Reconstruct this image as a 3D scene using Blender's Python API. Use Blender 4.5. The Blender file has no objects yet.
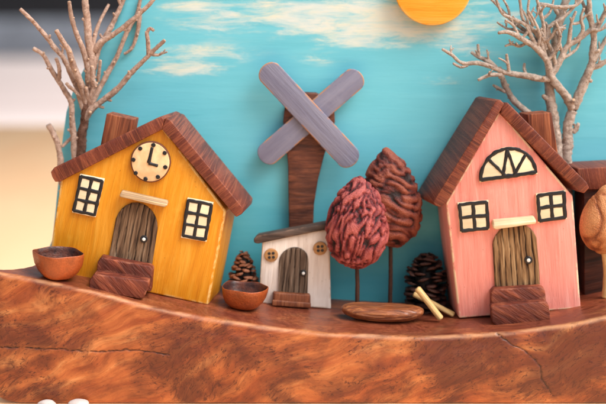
import bpy, bmesh, math, random
from mathutils import Vector, Matrix, noise
random.seed(7)
S = 0.0004                    # metres per design unit (0.4 mm); everything below is written in design units
R = math.radians
C = bpy.context.scene.collection

# ------------------------------------------------------------------ camera
PITCH, DIST, FPX = R(11), 1200.0, 1200.0
CAM = Vector((0, -DIST*math.cos(PITCH), DIST*math.sin(PITCH)))
FW = Vector((0, math.cos(PITCH), -math.sin(PITCH))); UP = Vector((0, math.sin(PITCH), math.cos(PITCH)))
cd = bpy.data.cameras.new('camera'); cam = bpy.data.objects.new('camera', cd); C.objects.link(cam)
cam.location = CAM*S; cam.rotation_euler = (math.pi/2-PITCH, 0, 0)
cd.sensor_width = 36; cd.lens = 36*FPX/606; cd.clip_start = 0.02; cd.clip_end = 50
cd.dof.use_dof = True; cd.dof.focus_distance = 1238*S; cd.dof.aperture_fstop = 6.6
bpy.context.scene.camera = cam

# ------------------------------------------------------------------ light: soft daylight in open shade
SUN_EL, SUN_AZ = R(52), R(122)         # azimuth measured clockwise from +Y: the light comes from the front right
w = bpy.data.worlds.new('World'); bpy.context.scene.world = w; w.use_nodes = True
nt = w.node_tree; bg = nt.nodes['Background']
sky = nt.nodes.new('ShaderNodeTexSky'); sky.sky_type = 'NISHITA'; sky.sun_disc = False
sky.sun_elevation = SUN_EL; sky.sun_rotation = SUN_AZ; sky.dust_density = 6; sky.air_density = 1.0; sky.ozone_density = 0.6
hs = nt.nodes.new('ShaderNodeHueSaturation'); hs.inputs['Saturation'].default_value = 0.25   # overcast: nearly white sky
nt.links.new(sky.outputs[0], hs.inputs['Color']); nt.links.new(hs.outputs[0], bg.inputs[0])
bg.inputs[1].default_value = 0.12
sd = bpy.data.lights.new('sun', 'SUN'); sd.energy = 1.25; sd.angle = R(30); sd.color = (1, .95, .88)
so = bpy.data.objects.new('sun', sd); C.objects.link(so)
dirv = Vector((math.sin(SUN_AZ)*math.cos(SUN_EL), math.cos(SUN_AZ)*math.cos(SUN_EL), math.sin(SUN_EL)))
so.rotation_euler = dirv.to_track_quat('Z', 'Y').to_euler()
vs = bpy.context.scene.view_settings
vs.view_transform = 'Standard'; vs.look = 'None'; vs.exposure = 0.66; vs.gamma = 1

# ------------------------------------------------------------------ geometry helpers
def ray(x, y): return FW*FPX + Vector((1, 0, 0))*(x-303) + UP*(202-y)
def atY(x, y, Y):                         # a direction of sight met with an upright plane at depth Y
    d = ray(x, y); return CAM + d*((Y-CAM.y)/d.y)
PROF = [(-330, -69), (-306.5, -73.2), (-270.4, -80.5), (-217.1, -90.9), (-162.7, -106.7), (-105, -119.4), (-71.4, -124.7), (-21.4, -132.1),
        (19.4, -136.3), (97.1, -140.6), (140.1, -140.6), (186, -137.4), (220.6, -134.2), (272.4, -126.8), (308.8, -119.4), (343, -112), (460, -85)]
def hraw(x):
    if x <= PROF[0][0]: return PROF[0][1]
    for (a, za), (b, zb) in zip(PROF, PROF[1:]):
        if x <= b: return za+(zb-za)*(x-a)/(b-a)
    return PROF[-1][1]
def h(x): return sum(hraw(x+k) for k in (-8, -4, 0, 4, 8))/5       # height of the carved top of the slab
def on_top(x, y):
    d = ray(x, y); Y = -20.0
    while Y < 300:
        p = CAM + d*((Y-CAM.y)/d.y)
        if p.z <= h(p.x): return p
        Y += .25
    return p

class Frame:                              # an upright front plane through two base points
    def __init__(s, P1, P2):
        s.o = (P1+P2)/2; s.u = (P2-P1).normalized()
        s.w = Vector((0, 0, 1)); s.w = (s.w - s.u*s.u.dot(s.w)).normalized()
        s.d = s.w.cross(s.u).normalized()
        if s.d.y < 0: s.d = -s.d
    def L(s, x, y, d=0.0):                # local (u, d, w) of the point seen at x, y on the plane at local depth d
        r = ray(x, y); q = s.o + s.d*d
        t = (q-CAM).dot(s.d)/r.dot(s.d); p = CAM + r*t - s.o
        return Vector((p.dot(s.u), d, p.dot(s.w)))
    def P(s, pts, d=0.0): return [s.L(x, y, d) for x, y in pts]
    def mw(s):
        m = Matrix((s.u, s.d, s.w)).transposed().to_4x4(); m.translation = s.o*S; return m

class MB:
    def __init__(s): s.bm = bmesh.new(); s.uvs = None
    def prism(s, pts, d0, d1, off=(0, 0), mi=0):        # outline in (u, w) drawn out from depth d0 back to d1, the back shifted by off
        f = [s.bm.verts.new((p[0], d0, p[-1])) for p in pts]
        b = [s.bm.verts.new((p[0]+off[0], d1, p[-1]+off[1])) for p in pts]
        n = len(pts); fs = [s.bm.faces.new(f), s.bm.faces.new(b[::-1])]
        for i in range(n): fs.append(s.bm.faces.new((f[i], b[i], b[(i+1) % n], f[(i+1) % n])))
        for q in fs: q.material_index = mi
        return s
    def tube(s, pts, rad, sides=8, flat=None, cap_mi=0, wob=0.0, step=None, round_end=True):
        pts = [Vector(p) for p in pts]
        if not isinstance(rad, (list, tuple)): rad = [rad]*len(pts)
        P, Q = [], []
        n = len(pts)
        for i in range(n-1):
            p0 = pts[max(i-1, 0)]; p1 = pts[i]; p2 = pts[i+1]; p3 = pts[min(i+2, n-1)]
            L = (p2-p1).length; k = max(1, int(L/(step or 3)))
            for j in range(k):
                t = j/k
                P.append(.5*((2*p1)+(p2-p0)*t+(2*p0-5*p1+4*p2-p3)*t*t+(3*p1-p0-3*p2+p3)*t**3)); Q.append(rad[i]+(rad[i+1]-rad[i])*t)
        P.append(pts[-1]); Q.append(rad[-1])
        if round_end:
            d = (P[-1]-P[-2]).normalized(); r = Q[-1]
            P[-1] = P[-1]-d*r*.35; P.append(P[-1]+d*r*.35); Q.append(r*.72)
            d = (P[0]-P[1]).normalized(); r = Q[0]
            P.insert(0, P[0]); P[1] = P[0]-d*r*.35; Q.insert(0, r*.72)
        t0 = (P[1]-P[0]).normalized(); a = Vector((0, 1, 0)) if flat else Vector((.3, .9, .2))
        a = (a-t0*a.dot(t0)).normalized(); rings = []
        for i, p in enumerate(P):
            t = (P[min(i+1, len(P)-1)]-P[max(i-1, 0)]).normalized()
            a = (a-t*a.dot(t)).normalized(); b = t.cross(a); ring = []
            for k in range(sides):
                an = 2*math.pi*k/sides; dv = a*math.cos(an)*(flat or 1)+b*math.sin(an)
                rr = Q[i]
                if wob: q = p+dv*rr; rr *= 1+wob*.7*noise.noise(q*.35)+wob*.5*noise.noise(q*.12+Vector((9, 0, 0)))+wob*.5*noise.noise(q*.9)
                ring.append(s.bm.verts.new(p+dv*rr))
            rings.append(ring)
        for r0, r1 in zip(rings, rings[1:]):
            for k in range(sides): s.bm.faces.new((r0[k], r0[(k+1) % sides], r1[(k+1) % sides], r1[k]))
        f = s.bm.faces.new(rings[0][::-1]); g = s.bm.faces.new(rings[-1]); g.material_index = cap_mi
        return s
    def lathe(s, prof, seg=48, wob=0, c=(0, 0, 0), close=False):
        rings = []
        for r, z in prof:
            ring = []
            for k in range(seg):
                a = 2*math.pi*k/seg
                rr = r*(1+wob*noise.noise(Vector((math.cos(a)*1.3, math.sin(a)*1.3, z*.02+c[0]))))
                ring.append(s.bm.verts.new((c[0]+rr*math.cos(a), c[1]+rr*math.sin(a), c[2]+z+wob*6*(r/25)*noise.noise(Vector((math.cos(a)*1.6, math.sin(a)*1.6, 5))))))
            rings.append(ring)
        for r0, r1 in zip(rings, rings[1:]):
            for k in range(seg): s.bm.faces.new((r0[k], r0[(k+1) % seg], r1[(k+1) % seg], r1[k]))
        s.bm.faces.new(rings[0][::-1]); s.bm.faces.new(rings[-1]); return s
    def build(s, name, mats, parent=None, bevel=0, seg=3, smooth=True, subd=0, loc=None, autos=35):
        bm = s.bm; bmesh.ops.recalc_face_normals(bm, faces=bm.faces)
        if bevel:
            lw_ = bm.faces.layers.float.new('wear')
            es = [e for e in bm.edges if len(e.link_faces) == 2 and e.calc_face_angle(0) > R(autos)]
            res = bmesh.ops.bevel(bm, geom=es, offset=bevel, segments=seg, profile=.5, affect='EDGES', clamp_overlap=True)
            for f in res['faces']: f[lw_] = 1
        for f in bm.faces: f.smooth = smooth
        for v in bm.verts: v.co *= S
        me = bpy.data.meshes.new(name); bm.to_mesh(me); bm.free()
        for m in (mats if isinstance(mats, (list, tuple)) else [mats]): me.materials.append(m)
        o = bpy.data.objects.new(name, me); C.objects.link(o)
        if parent: o.parent = parent
        if loc is not None: o.location = Vector(loc)*S
        if smooth and bevel: me.set_sharp_from_angle(angle=R(60))
        return o

def tag(o, label=None, cat=None, group=None, kind=None):
    if label: o['label'] = label
    if cat: o['category'] = cat
    if group: o['group'] = group
    if kind: o['kind'] = kind
    return o
def empty(name, m=None, loc=None):
    o = bpy.data.objects.new(name, None); C.objects.link(o); o.empty_display_size = .01
    if m is not None: o.matrix_world = m
    if loc is not None: o.location = Vector(loc)*S
    return o
def circle(c, r, n=28, ry=None, wob=0): return [(c[0]+r*math.cos(2*math.pi*k/n)*(1+wob*noise.noise(Vector((math.cos(2*math.pi*k/n), math.sin(2*math.pi*k/n), c[0])))), c[-1]+(ry or r)*math.sin(2*math.pi*k/n)) for k in range(n)]

# ------------------------------------------------------------------ materials
def lin(c):
    return tuple(((v/255)/12.92 if v/255 <= .04045 else ((v/255+.055)/1.055)**2.4) for v in c)+(1,)
class NM:
    def __init__(s, name, rough=.5, spec=.5, coat=0, coat_rough=.2):
        s.m = bpy.data.materials.new(name); s.m.use_nodes = True; s.t = s.m.node_tree; s.b = s.t.nodes['Principled BSDF']
        s.b.inputs['Roughness'].default_value = rough; s.b.inputs['Specular IOR Level'].default_value = spec
        s.b.inputs['Coat Weight'].default_value = coat; s.b.inputs['Coat Roughness'].default_value = coat_rough
        tc = s.n('ShaderNodeTexCoord'); oi = s.n('ShaderNodeObjectInfo')
        mp = s.n('ShaderNodeVectorMath', operation='SCALE'); s.l(tc.outputs['Object'], mp.inputs[0]); mp.inputs['Scale'].default_value = 1/S
        rn = s.n('ShaderNodeVectorMath', operation='SCALE'); cx = s.n('ShaderNodeCombineXYZ')
        for i in range(3): s.l(oi.outputs['Random'], cx.inputs[i])
        s.l(cx.outputs[0], rn.inputs[0]); rn.inputs['Scale'].default_value = 531
        ad = s.n('ShaderNodeVectorMath', operation='ADD'); s.l(mp.outputs[0], ad.inputs[0]); s.l(rn.outputs[0], ad.inputs[1])
        s.pure = mp.outputs[0]; s.co = ad.outputs[0]
    def n(s, ty, **k):
        x = s.t.nodes.new(ty)
        for a, v in k.items(): setattr(x, a, v)
        return x
    def l(s, a, b): s.t.links.new(a, b)
    def put(s, sock, v):
        if hasattr(v, 'links'): s.l(v, sock)
        else: sock.default_value = v
    def vec(s, sc, co=None, rot=(0, 0, 0)):
        m = s.n('ShaderNodeMapping'); s.l(co or s.co, m.inputs[0]); m.inputs['Scale'].default_value = sc; m.inputs['Rotation'].default_value = rot
        return m.outputs[0]
    def noise(s, v, scale=1, detail=5, rough=.55, dist=0):
        x = s.n('ShaderNodeTexNoise'); s.l(v, x.inputs['Vector']); x.inputs['Scale'].default_value = scale; x.inputs['Detail'].default_value = detail
        x.inputs['Roughness'].default_value = rough; x.inputs['Distortion'].default_value = dist; return x.outputs['Fac']
    def ramp(s, f, stops):
        r = s.n('ShaderNodeValToRGB'); s.l(f, r.inputs[0]); e = r.color_ramp.elements
        while len(e) < len(stops): e.new(.5)
        for i, (p, c) in enumerate(stops):
            e[i].position = p; e[i].color = c if len(c) == 4 else lin(c)
        return r.outputs[0]
    def rng(s, f, a, b, c=0, d=1, smooth=True):
        r = s.n('ShaderNodeMapRange'); s.put(r.inputs[0], f)
        if smooth: r.interpolation_type = 'SMOOTHSTEP'
        for i, v in enumerate((a, b, c, d)): r.inputs[i+1].default_value = v
        return r.outputs[0]
    def mix(s, f, a, b, mode='MIX'):
        x = s.n('ShaderNodeMix', data_type='RGBA', blend_type=mode); s.put(x.inputs[0], f)
        s.put(x.inputs[6], lin(a) if isinstance(a, tuple) and len(a) == 3 else a); s.put(x.inputs[7], lin(b) if isinstance(b, tuple) and len(b) == 3 else b)
        return x.outputs[2]
    def math(s, op, a, b=0):
        x = s.n('ShaderNodeMath', operation=op); s.put(x.inputs[0], a); s.put(x.inputs[1], b); return x.outputs[0]
    def attr(s, name):
        x = s.n('ShaderNodeAttribute', attribute_name=name); return x.outputs['Fac']
    def edge(s, rad, lo=.02, hi=.25):        # worn edges
        bv = s.n('ShaderNodeBevel', samples=6); bv.inputs['Radius'].default_value = rad*S
        g = s.n('ShaderNodeNewGeometry'); d = s.n('ShaderNodeVectorMath', operation='DOT_PRODUCT')
        s.l(bv.outputs[0], d.inputs[0]); s.l(g.outputs['True Normal'], d.inputs[1])
        return s.math('MAXIMUM', s.rng(s.math('SUBTRACT', 1.0, d.outputs['Value']), lo, hi), s.attr('wear'))
    def bump(s, f, dist, strength=1):
        b = s.n('ShaderNodeBump'); s.l(f, b.inputs['Height']); b.inputs['Distance'].default_value = dist*S; b.inputs['Strength'].default_value = strength
        if s.b.inputs['Normal'].links: s.l(s.b.inputs['Normal'].links[0].from_socket, b.inputs['Normal'])
        s.l(b.outputs[0], s.b.inputs['Normal'])
    def color(s, c): s.put(s.b.inputs['Base Color'], c if not (isinstance(c, tuple) and len(c) == 3) else lin(c)); return s

def axis_scale(ax, across, along): return tuple(along if 'xyz'[i] == ax else across for i in range(3))
def wood(name, dark, mid, light, ax='z', across=.16, along=.012, rough=.5, coat=0, spec=.4, bump=.5, wear=None, rot=(0, 0, 0), dist=.8, fine=.35, crough=.2):
    m = NM(name, rough, spec, coat, crough)
    v = m.vec(axis_scale(ax, across, along), rot=rot) if rot == (0, 0, 0) else m.vec(axis_scale(ax, across, along), m.vec((1, 1, 1), rot=rot))
    v2 = m.vec(axis_scale(ax, across*4, along*3.5)) if rot == (0, 0, 0) else m.vec(axis_scale(ax, across*4, along*3.5), m.vec((1, 1, 1), rot=rot))
    a = m.noise(v, 1, 5, .55, dist); f = m.noise(v2, 1, 4, .6, .3)
    c = m.ramp(a, [(.3, dark), (.5, mid), (.7, light)])
    c = m.mix(1.0, c, m.ramp(f, [(.3, (1-fine, 1-fine, 1-fine, 1)), (.65, (1+fine*.25,)*3+(1,))]), 'MULTIPLY')
    big = m.noise(m.vec((.03, .03, .03)), 1, 2)
    c = m.mix(1.0, c, m.ramp(big, [(.3, (.82, .82, .82, 1)), (.7, (1.1, 1.1, 1.1, 1))]), 'MULTIPLY')
    if wear:
        e = m.math('MULTIPLY', m.math('MULTIPLY', m.edge(3, .01, .15), m.rng(m.noise(m.vec((.08, .08, .08)), 1, 5), .5, .64)), .6)
        c = m.mix(e, c, wear)
    m.color(c); m.bump(f, bump); m.bump(a, bump*1.2)
    return m.m
def paint(name, base, dark, light, bare, ax='z', rough=.45, streak=.5, wear=1.0, spec=.4, coat=0, edge_r=5.0):
    m = NM(name, rough, spec, coat)
    v = m.vec(axis_scale(ax, .13, .012)); v2 = m.vec(axis_scale(ax, .7, .03))
    a = m.noise(v, 1, 5, .6, .5); f = m.noise(v2, 1, 4, .65, .2)
    c = m.ramp(a, [(.28, dark), (.48, base), (.78, light)])
    c = m.mix(streak*.5, c, m.mix(1.0, c, m.ramp(f, [(.3, (.72, .70, .62, 1)), (.6, (1.05, 1.05, 1.05, 1))]), 'MULTIPLY'))
    pt = m.noise(m.vec((.045, .045, .03)), 1, 4, .6)                   # thin patches of paint
    c = m.mix(m.rng(pt, .54, .74, 0, .6), c, light)
    sp = m.noise(m.vec((.55, .55, .4)), 1, 2, .5)                       # small nicks
    c = m.mix(m.rng(sp, .735, .76), c, m.mix(.5, dark, (70, 45, 25)))
    e = m.edge(edge_r, .005, .22); n = m.rng(m.noise(m.vec((.06, .06, .035)), 1, 6, .72), .44, .55)
    e = m.math('MULTIPLY', m.math('MULTIPLY', e, n), wear)
    c = m.mix(e, c, bare)
    m.color(c); m.bump(f, .5); m.bump(a, .7)
    return m.m
def plain(name, c, rough=.4, spec=.5, var=.12, freq=.25, bump=.3):
    m = NM(name, rough, spec); f = m.noise(m.vec((freq,)*3), 1, 4)
    m.color(m.mix(1.0, lin(c), m.ramp(f, [(.3, (1-var,)*3+(1,)), (.7, (1+var*.6,)*3+(1,))]), 'MULTIPLY')); m.bump(f, bump); return m.m

M = {}
M['yellow'] = paint('yellow_paint', (217, 141, 22), (202, 122, 12), (230, 166, 58), (238, 200, 130), wear=.8)
M['pink'] = paint('pink_paint', (238, 150, 137), (228, 134, 122), (244, 172, 160), (246, 214, 178), wear=.95)
M['white'] = paint('white_paint', (228, 214, 204), (206, 188, 176), (238, 228, 220), (190, 150, 110), wear=.6)
M['lilac'] = paint('lilac_paint', (126, 125, 146), (114, 112, 134), (140, 139, 158), (190, 132, 88), ax='x', wear=1.3, edge_r=3, streak=.25)
def roof_mat():
    m = NM('roof_wood', .5, .35)
    a = m.noise(m.vec((.10, .010, .02)), 1, 4, .55, .2); b = m.noise(m.vec((.22, .008, .03)), 1, 3, .5, .1); f = m.noise(m.vec((.9, .25, .4)), 1, 4, .6)
    c = m.ramp(a, [(.32, (88, 40, 30)), (.5, (110, 52, 38)), (.7, (130, 67, 48))])
    c = m.mix(m.rng(b, .56, .68, 0, .35), c, (66, 29, 24))
    c = m.mix(1.0, c, m.ramp(f, [(.3, (.75,)*3+(1,)), (.65, (1.08,)*3+(1,))]), 'MULTIPLY')
    ly = m.noise(m.vec((.26, .006, .012)), 1, 2, .4)
    c = m.mix(m.rng(m.math('ABSOLUTE', m.math('SUBTRACT', ly, .52)), 0, .07, .45, 0), c, (164, 92, 62))
    e = m.math('MULTIPLY', m.edge(3, .01, .15), m.rng(m.noise(m.vec((.2, .05, .05)), 1, 4), .46, .7))
    c = m.mix(m.math('MULTIPLY', e, .5), c, (176, 102, 68))
    m.color(c); m.bump(f, .4); m.bump(b, .5); return m.m
M['roof'] = roof_mat()
M['grey_roof'] = wood('grey_roof_wood', (52, 38, 32), (78, 60, 52), (106, 88, 78), ax='x', rough=.65, wear=(130, 100, 80))
M['chimney'] = wood('chimney_wood', (84, 36, 22), (144, 76, 46), (182, 110, 70), ax='z', across=.2, rough=.5)
M['step'] = wood('step_wood', (76, 30, 20), (112, 50, 34), (156, 84, 56), ax='x', across=.11, along=.02, rough=.6, rot=(0, R(-38), 0), wear=(160, 100, 74), fine=.35, bump=1.0)
M['step2'] = wood('step_wood_pale', (90, 44, 28), (132, 72, 44), (168, 104, 68), ax='z', across=.2, along=.02, rough=.5)
M['tower'] = wood('tower_wood', (62, 30, 22), (98, 52, 36), (130, 74, 50), ax='x', across=.2, along=.03, rough=.5)
M['cream'] = wood('cream_wood', (236, 212, 172), (242, 222, 186), (246, 230, 200), ax='x', across=.12, fine=.05, bump=.2, rough=.55)
M['slice'] = wood('slice_wood', (232, 184, 134), (240, 198, 150), (246, 212, 170), ax='y', across=.05, along=.05, fine=.14, bump=.2, rough=.6)
M['rim'] = plain('slice_bark', (108, 58, 32), .7)
M['awning'] = wood('awning_wood', (150, 120, 92), (190, 160, 124), (226, 200, 160), ax='x', across=.3, rough=.6)
M['awning2'] = wood('awning_pale_wood', (214, 176, 130), (236, 208, 168), (244, 226, 194), ax='x', across=.3, fine=.1, rough=.55)
M['black'] = plain('black_paint', (26, 25, 30), .38, .5, .3, .4, .4)
M['bead'] = plain('white_bead', (232, 230, 226), .2)
M['match'] = wood('match_wood', (200, 158, 96), (220, 184, 122), (234, 204, 150), ax='x', across=.3, fine=.15, rough=.6)
M['stem'] = plain('stem_bark', (66, 40, 30), .7, .3, .35, .3, .6)
M['paleStem'] = plain('pale_stem_wood', (206, 162, 104), .6)
M['darkhouse'] = wood('dark_wood', (40, 20, 14), (66, 34, 24), (92, 50, 34), ax='x', rough=.5)
M['button'] = wood('button_wood', (158, 110, 64), (180, 132, 82), (200, 152, 100), ax='x', across=.15, fine=.15, rough=.5)
M['sun'] = paint('sun_paint', (250, 168, 44), (242, 150, 30), (252, 184, 72), (240, 200, 130), ax='x', streak=.4, wear=.5)
M['pebble'] = plain('pebble_white', (196, 186, 182), .5)

def door_mat(name, cols):
    m = NM(name, .75, .25)
    v = m.vec((.2, .2, .014)); a = m.noise(v, 1, 4, .6, .6); f = m.noise(m.vec((.8, .8, .04)), 1, 4, .6)
    c = m.ramp(a, [(p, k) for p, k in zip((.34, .45, .56, .68), cols)])
    c = m.mix(1.0, c, m.ramp(f, [(.3, (.6, .6, .6, 1)), (.65, (1.1, 1.1, 1.1, 1))]), 'MULTIPLY')
    gr = m.attr('groove'); c = m.mix(m.math('MULTIPLY', m.rng(gr, .05, .6), .9), c, (46, 34, 27))
    m.color(c); m.bump(f, .8); m.bump(a, 1.2); return m.m
M['door'] = door_mat('weathered_wood', ((64, 46, 36), (106, 80, 60), (132, 104, 80), (156, 132, 108)))
M['door_tan'] = door_mat('tan_weathered_wood', ((74, 50, 34), (128, 94, 62), (162, 126, 88), (192, 160, 120)))
M['door_grey'] = door_mat('grey_weathered_wood', ((58, 44, 36), (94, 74, 60), (118, 98, 82), (140, 122, 106)))

def bark_mat(name, dark, mid, light):
    m = NM(name, .75, .25); a = m.noise(m.vec((.22, .22, .22)), 1, 5, .65); f = m.noise(m.vec((1.1, 1.1, 1.1)), 1, 3, .6); k = m.noise(m.vec((.05,)*3), 1, 3)
    c = m.ramp(a, [(.3, dark), (.5, mid), (.7, light)])
    c = m.mix(m.rng(k, .45, .7, 0, .5), c, dark)
    c = m.mix(1.0, c, m.ramp(f, [(.34, (.72,)*3+(1,)), (.55, (1.08,)*3+(1,))]), 'MULTIPLY')
    m.color(c); m.bump(f, 1.0); m.bump(a, 1.6); return m.m
M['bark'] = bark_mat('twig_bark', (150, 118, 102), (198, 164, 146), (222, 196, 180))
M['barkdark'] = bark_mat('trunk_bark', (74, 46, 36), (112, 76, 60), (140, 104, 88))
M['bark2'] = bark_mat('grey_twig_bark', (144, 124, 112), (192, 172, 158), (218, 202, 190))
M['cut'] = plain('cut_twig_wood', (204, 160, 124), .7)

def slab_mat():
    m = NM('slab_wood', .42, .4, .2, .22)
    co = m.pure; rot = lambda a: m.vec((1, 1, 1), warp, (0, R(a), 0))
    wv = m.n('ShaderNodeTexNoise'); m.l(m.vec((.009, .009, .009), co), wv.inputs['Vector']); wv.inputs['Scale'].default_value = 1; wv.inputs['Detail'].default_value = 2
    ws = m.n('ShaderNodeVectorMath', operation='MULTIPLY_ADD'); m.l(wv.outputs['Color'], ws.inputs[0]); ws.inputs[1].default_value = (70, 70, 70); m.l(co, ws.inputs[2]); warp = ws.outputs[0]
    g = m.noise(m.vec((.007, .03, .06), rot(20)), 1, 5, .55, .3)           # broad flowing figure
    f = m.noise(m.vec((.022, .2, .42), rot(22)), 1, 5, .6, .3)             # fine long grain
    big = m.noise(m.vec((.012, .02, .02), co), 1, 3, .5, .3)
    c = m.ramp(g, [(.26, (124, 56, 28)), (.42, (156, 78, 38)), (.56, (184, 106, 56)), (.72, (214, 150, 94))])
    c = m.mix(1.0, c, m.ramp(f, [(.32, (.80, .72, .68, 1)), (.56, (1.04, 1.04, 1.04, 1))]), 'MULTIPLY')
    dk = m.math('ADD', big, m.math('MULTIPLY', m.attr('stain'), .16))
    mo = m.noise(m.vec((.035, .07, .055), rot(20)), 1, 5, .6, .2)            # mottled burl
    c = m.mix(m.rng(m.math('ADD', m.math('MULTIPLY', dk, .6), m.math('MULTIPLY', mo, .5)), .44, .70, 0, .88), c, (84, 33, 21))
    fl = m.noise(m.vec((.22, .3, .36), rot(28)), 1, 4, .75, .2)             # dark flecks in the grain
    c = m.mix(m.math('MULTIPLY', m.rng(fl, .54, .64), m.rng(dk, .40, .60, .2, .9)), c, (70, 27, 18))
    ln = m.noise(m.vec((.012, .1, .16), rot(34)), 1, 3, .5, .8)            # a few dark growth lines
    lm = m.math('MULTIPLY', m.rng(m.math('ABSOLUTE', m.math('SUBTRACT', ln, .5)), 0, .035, 1, 0), m.rng(big, .42, .6, .1, .7))
    c = m.mix(lm, c, (72, 28, 18))
    c = m.mix(m.rng(m.attr('top'), 0, 1, 0, .66), c, m.ramp(f, [(.3, (84, 38, 27)), (.7, (134, 70, 50))]))
    pale = m.math('MULTIPLY', m.attr('arris_highlight'), m.rng(m.noise(m.vec((.03, .06, .12), co), 1, 4), .36, .6, .1, .6))
    c = m.mix(pale, c, (224, 164, 114))  # painted highlight along the rounded front edge
    c = m.mix(m.math('MULTIPLY', m.attr('crack'), .95), c, (34, 14, 9))
    m.color(c); m.bump(f, .15); m.bump(fl, .3)
    m.l(m.rng(f, .3, .7, .36, .52), m.b.inputs['Roughness']); return m.m
M['slab'] = slab_mat()

def board_mat():
    m = NM('board_paint', .5, .35); co = m.pure
    st = m.noise(m.vec((.012, .05, .11), co, (0, R(-4), 0)), 1, 6, .62, .4); fi = m.noise(m.vec((.05, .3, .6), co, (0, R(-3), 0)), 1, 4, .6)
    bg_ = m.noise(m.vec((.006, .01, .012), co), 1, 3)
    c = m.ramp(st, [(.2, (100, 190, 208)), (.5, (110, 198, 216)), (.8, (122, 206, 222))])
    c = m.mix(m.rng(bg_, .4, .7, 0, .5), c, (116, 204, 222))
    low = m.attr('low'); c = m.mix(m.math('MULTIPLY', low, .6), c, (44, 148, 164))  # shade painted in: the teal darkens towards the foot of the board
    cl = m.math('ADD', m.math('MULTIPLY', m.attr('cloud'), .55), m.math('MULTIPLY', m.math('SUBTRACT', m.noise(m.vec((.02, .06, .085), co, (0, R(6), 0)), 1, 6, .68, .5), .5), 2.2))
    cl = m.math('ADD', cl, m.math('MULTIPLY', m.math('SUBTRACT', fi, .5), .7))
    cl = m.math('MULTIPLY', m.rng(cl, .06, .92), m.rng(m.attr('cloud'), .04, .55, .0, .8))
    c = m.mix(cl, c, m.ramp(m.noise(m.vec((.02, .05, .05), co), 1, 4), [(.4, (234, 232, 222)), (.7, (246, 234, 202))]))
    m.color(c); m.bump(fi, .12); m.bump(st, .15); return m.m
M['board'] = board_mat()

def pit_mat(name, hi, mid, lo, tip=None):
    m = NM(name, .55, .4, .05, .3); a = m.attr('ridge'); n = m.noise(m.vec((.12,)*3), 1, 5, .6); f = m.noise(m.vec((.7,)*3), 1, 3)
    v = m.math('ADD', a, m.math('MULTIPLY', m.math('SUBTRACT', n, .5), .5))
    c = m.ramp(v, [(.12, lo), (.42, mid), (.9, hi)])
    c = m.mix(1.0, c, m.ramp(f, [(.3, (.75,)*3+(1,)), (.65, (1.1,)*3+(1,))]), 'MULTIPLY')
    m.color(c); m.bump(n, .8); m.bump(f, 1.3); return m.m
M['pit_red'] = pit_mat('red_pit', (182, 92, 86), (116, 32, 38), (36, 7, 12))
M['pit_brown'] = pit_mat('brown_pit', (150, 78, 56), (106, 42, 34), (34, 10, 10))
M['nut'] = pit_mat('pale_nut', (206, 142, 92), (176, 106, 62), (128, 68, 36))
M['shell'] = wood('shell_skin', (96, 46, 20), (160, 86, 42), (206, 134, 80), ax='x', across=.3, along=.03, rough=.3, coat=.5, bump=1.2, fine=.4)
def bowl_mat(name, out, inn):
    m = NM(name, .4, .45, .15, .3); n = m.noise(m.vec((.09,)*3), 1, 5, .6); f = m.noise(m.vec((.5,)*3), 1, 4)
    o = m.ramp(n, [(.3, tuple(int(v*.8) for v in out)), (.7, out)]); i = m.ramp(n, [(.4, inn), (.62, (104, 54, 38))])
    c = m.mix(m.attr('inside'), o, i); m.color(m.mix(1.0, c, m.ramp(f, [(.3, (.8,)*3+(1,)), (.7, (1.08,)*3+(1,))]), 'MULTIPLY')); m.bump(f, .5); m.bump(n, 1); return m.m
M['bowl'] = bowl_mat('nutshell', (176, 84, 36), (54, 28, 26))
M['cone'] = pit_mat('cone_scale', (150, 94, 66), (92, 50, 35), (30, 16, 13))
M['cone_shaded'] = pit_mat('shaded_cone_scale', (72, 40, 30), (40, 20, 16), (14, 8, 7))  # cone colours darkened to carry the shade where the right cone stands

# ------------------------------------------------------------------ setting
def table():
    m = NM('table_wood', .75, .05); n = m.noise(m.vec((.006, .002, .01)), 1, 4, .5, .5)
    m.color(m.ramp(n, [(.3, (254, 204, 156)), (.7, (255, 212, 166))]))
    mb = MB(); mb.prism([(-1500, -221), (1500, -221), (1500, -213.6), (-1500, -213.6)], -900, 2260); return tag(mb.build('table_top', m.m), kind='structure')
table()
def backdrop():
    m = NM('pale_ground', .8, .2); n = m.noise(m.vec((.00002, .0005, .01)), 1, 3)
    m.color(m.ramp(n, [(.38, (192, 176, 172)), (.62, (220, 206, 202))]))
    mb = MB(); mb.prism([(-14000, -2060), (14000, -2060), (14000, -2000), (-14000, -2000)], -3000, 60000)
    tag(mb.build('ground', m.m), kind='structure')
backdrop()

# ---- the long slab everything stands on
ZB = -213
CR1 = [(-10, 346), (30, 347), (70, 349), (100, 351), (140, 349), (170, 354)]
CR2 = [(497, 334), (512, 344), (524, 350), (533, 357), (540, 366), (541, 378), (548, 388), (553, 396)]
def crack_w(x, z):
    best = 0
    for C_ in (CR1, CR2):
        for (a, b) in zip(C_, C_[1:]):
            p = atY(a[0], a[1], 0); q = atY(b[0], b[1], 0)
            vx, vz = q.x-p.x, q.z-p.z; t = max(0, min(1, ((x-p.x)*vx+(z-p.z)*vz)/(vx*vx+vz*vz)))
            j = 1.6*noise.noise(Vector((x*.16, z*.16, 0)))+.5*noise.noise(Vector((x*.5, z*.5, 3)))
            d = math.hypot(x-p.x-t*vx, z-p.z-t*vz+j); best = max(best, 1-d/(.95+.75*noise.noise(Vector((x*.3, z*.3, 5)))))
    return max(0, best)
def lerp_pts(x, P):
    for (a, u), (b, v) in zip(P, P[1:]):
        if x <= b: return u+(v-u)*(x-a)/(b-a)
    return P[-1][1]
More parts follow.
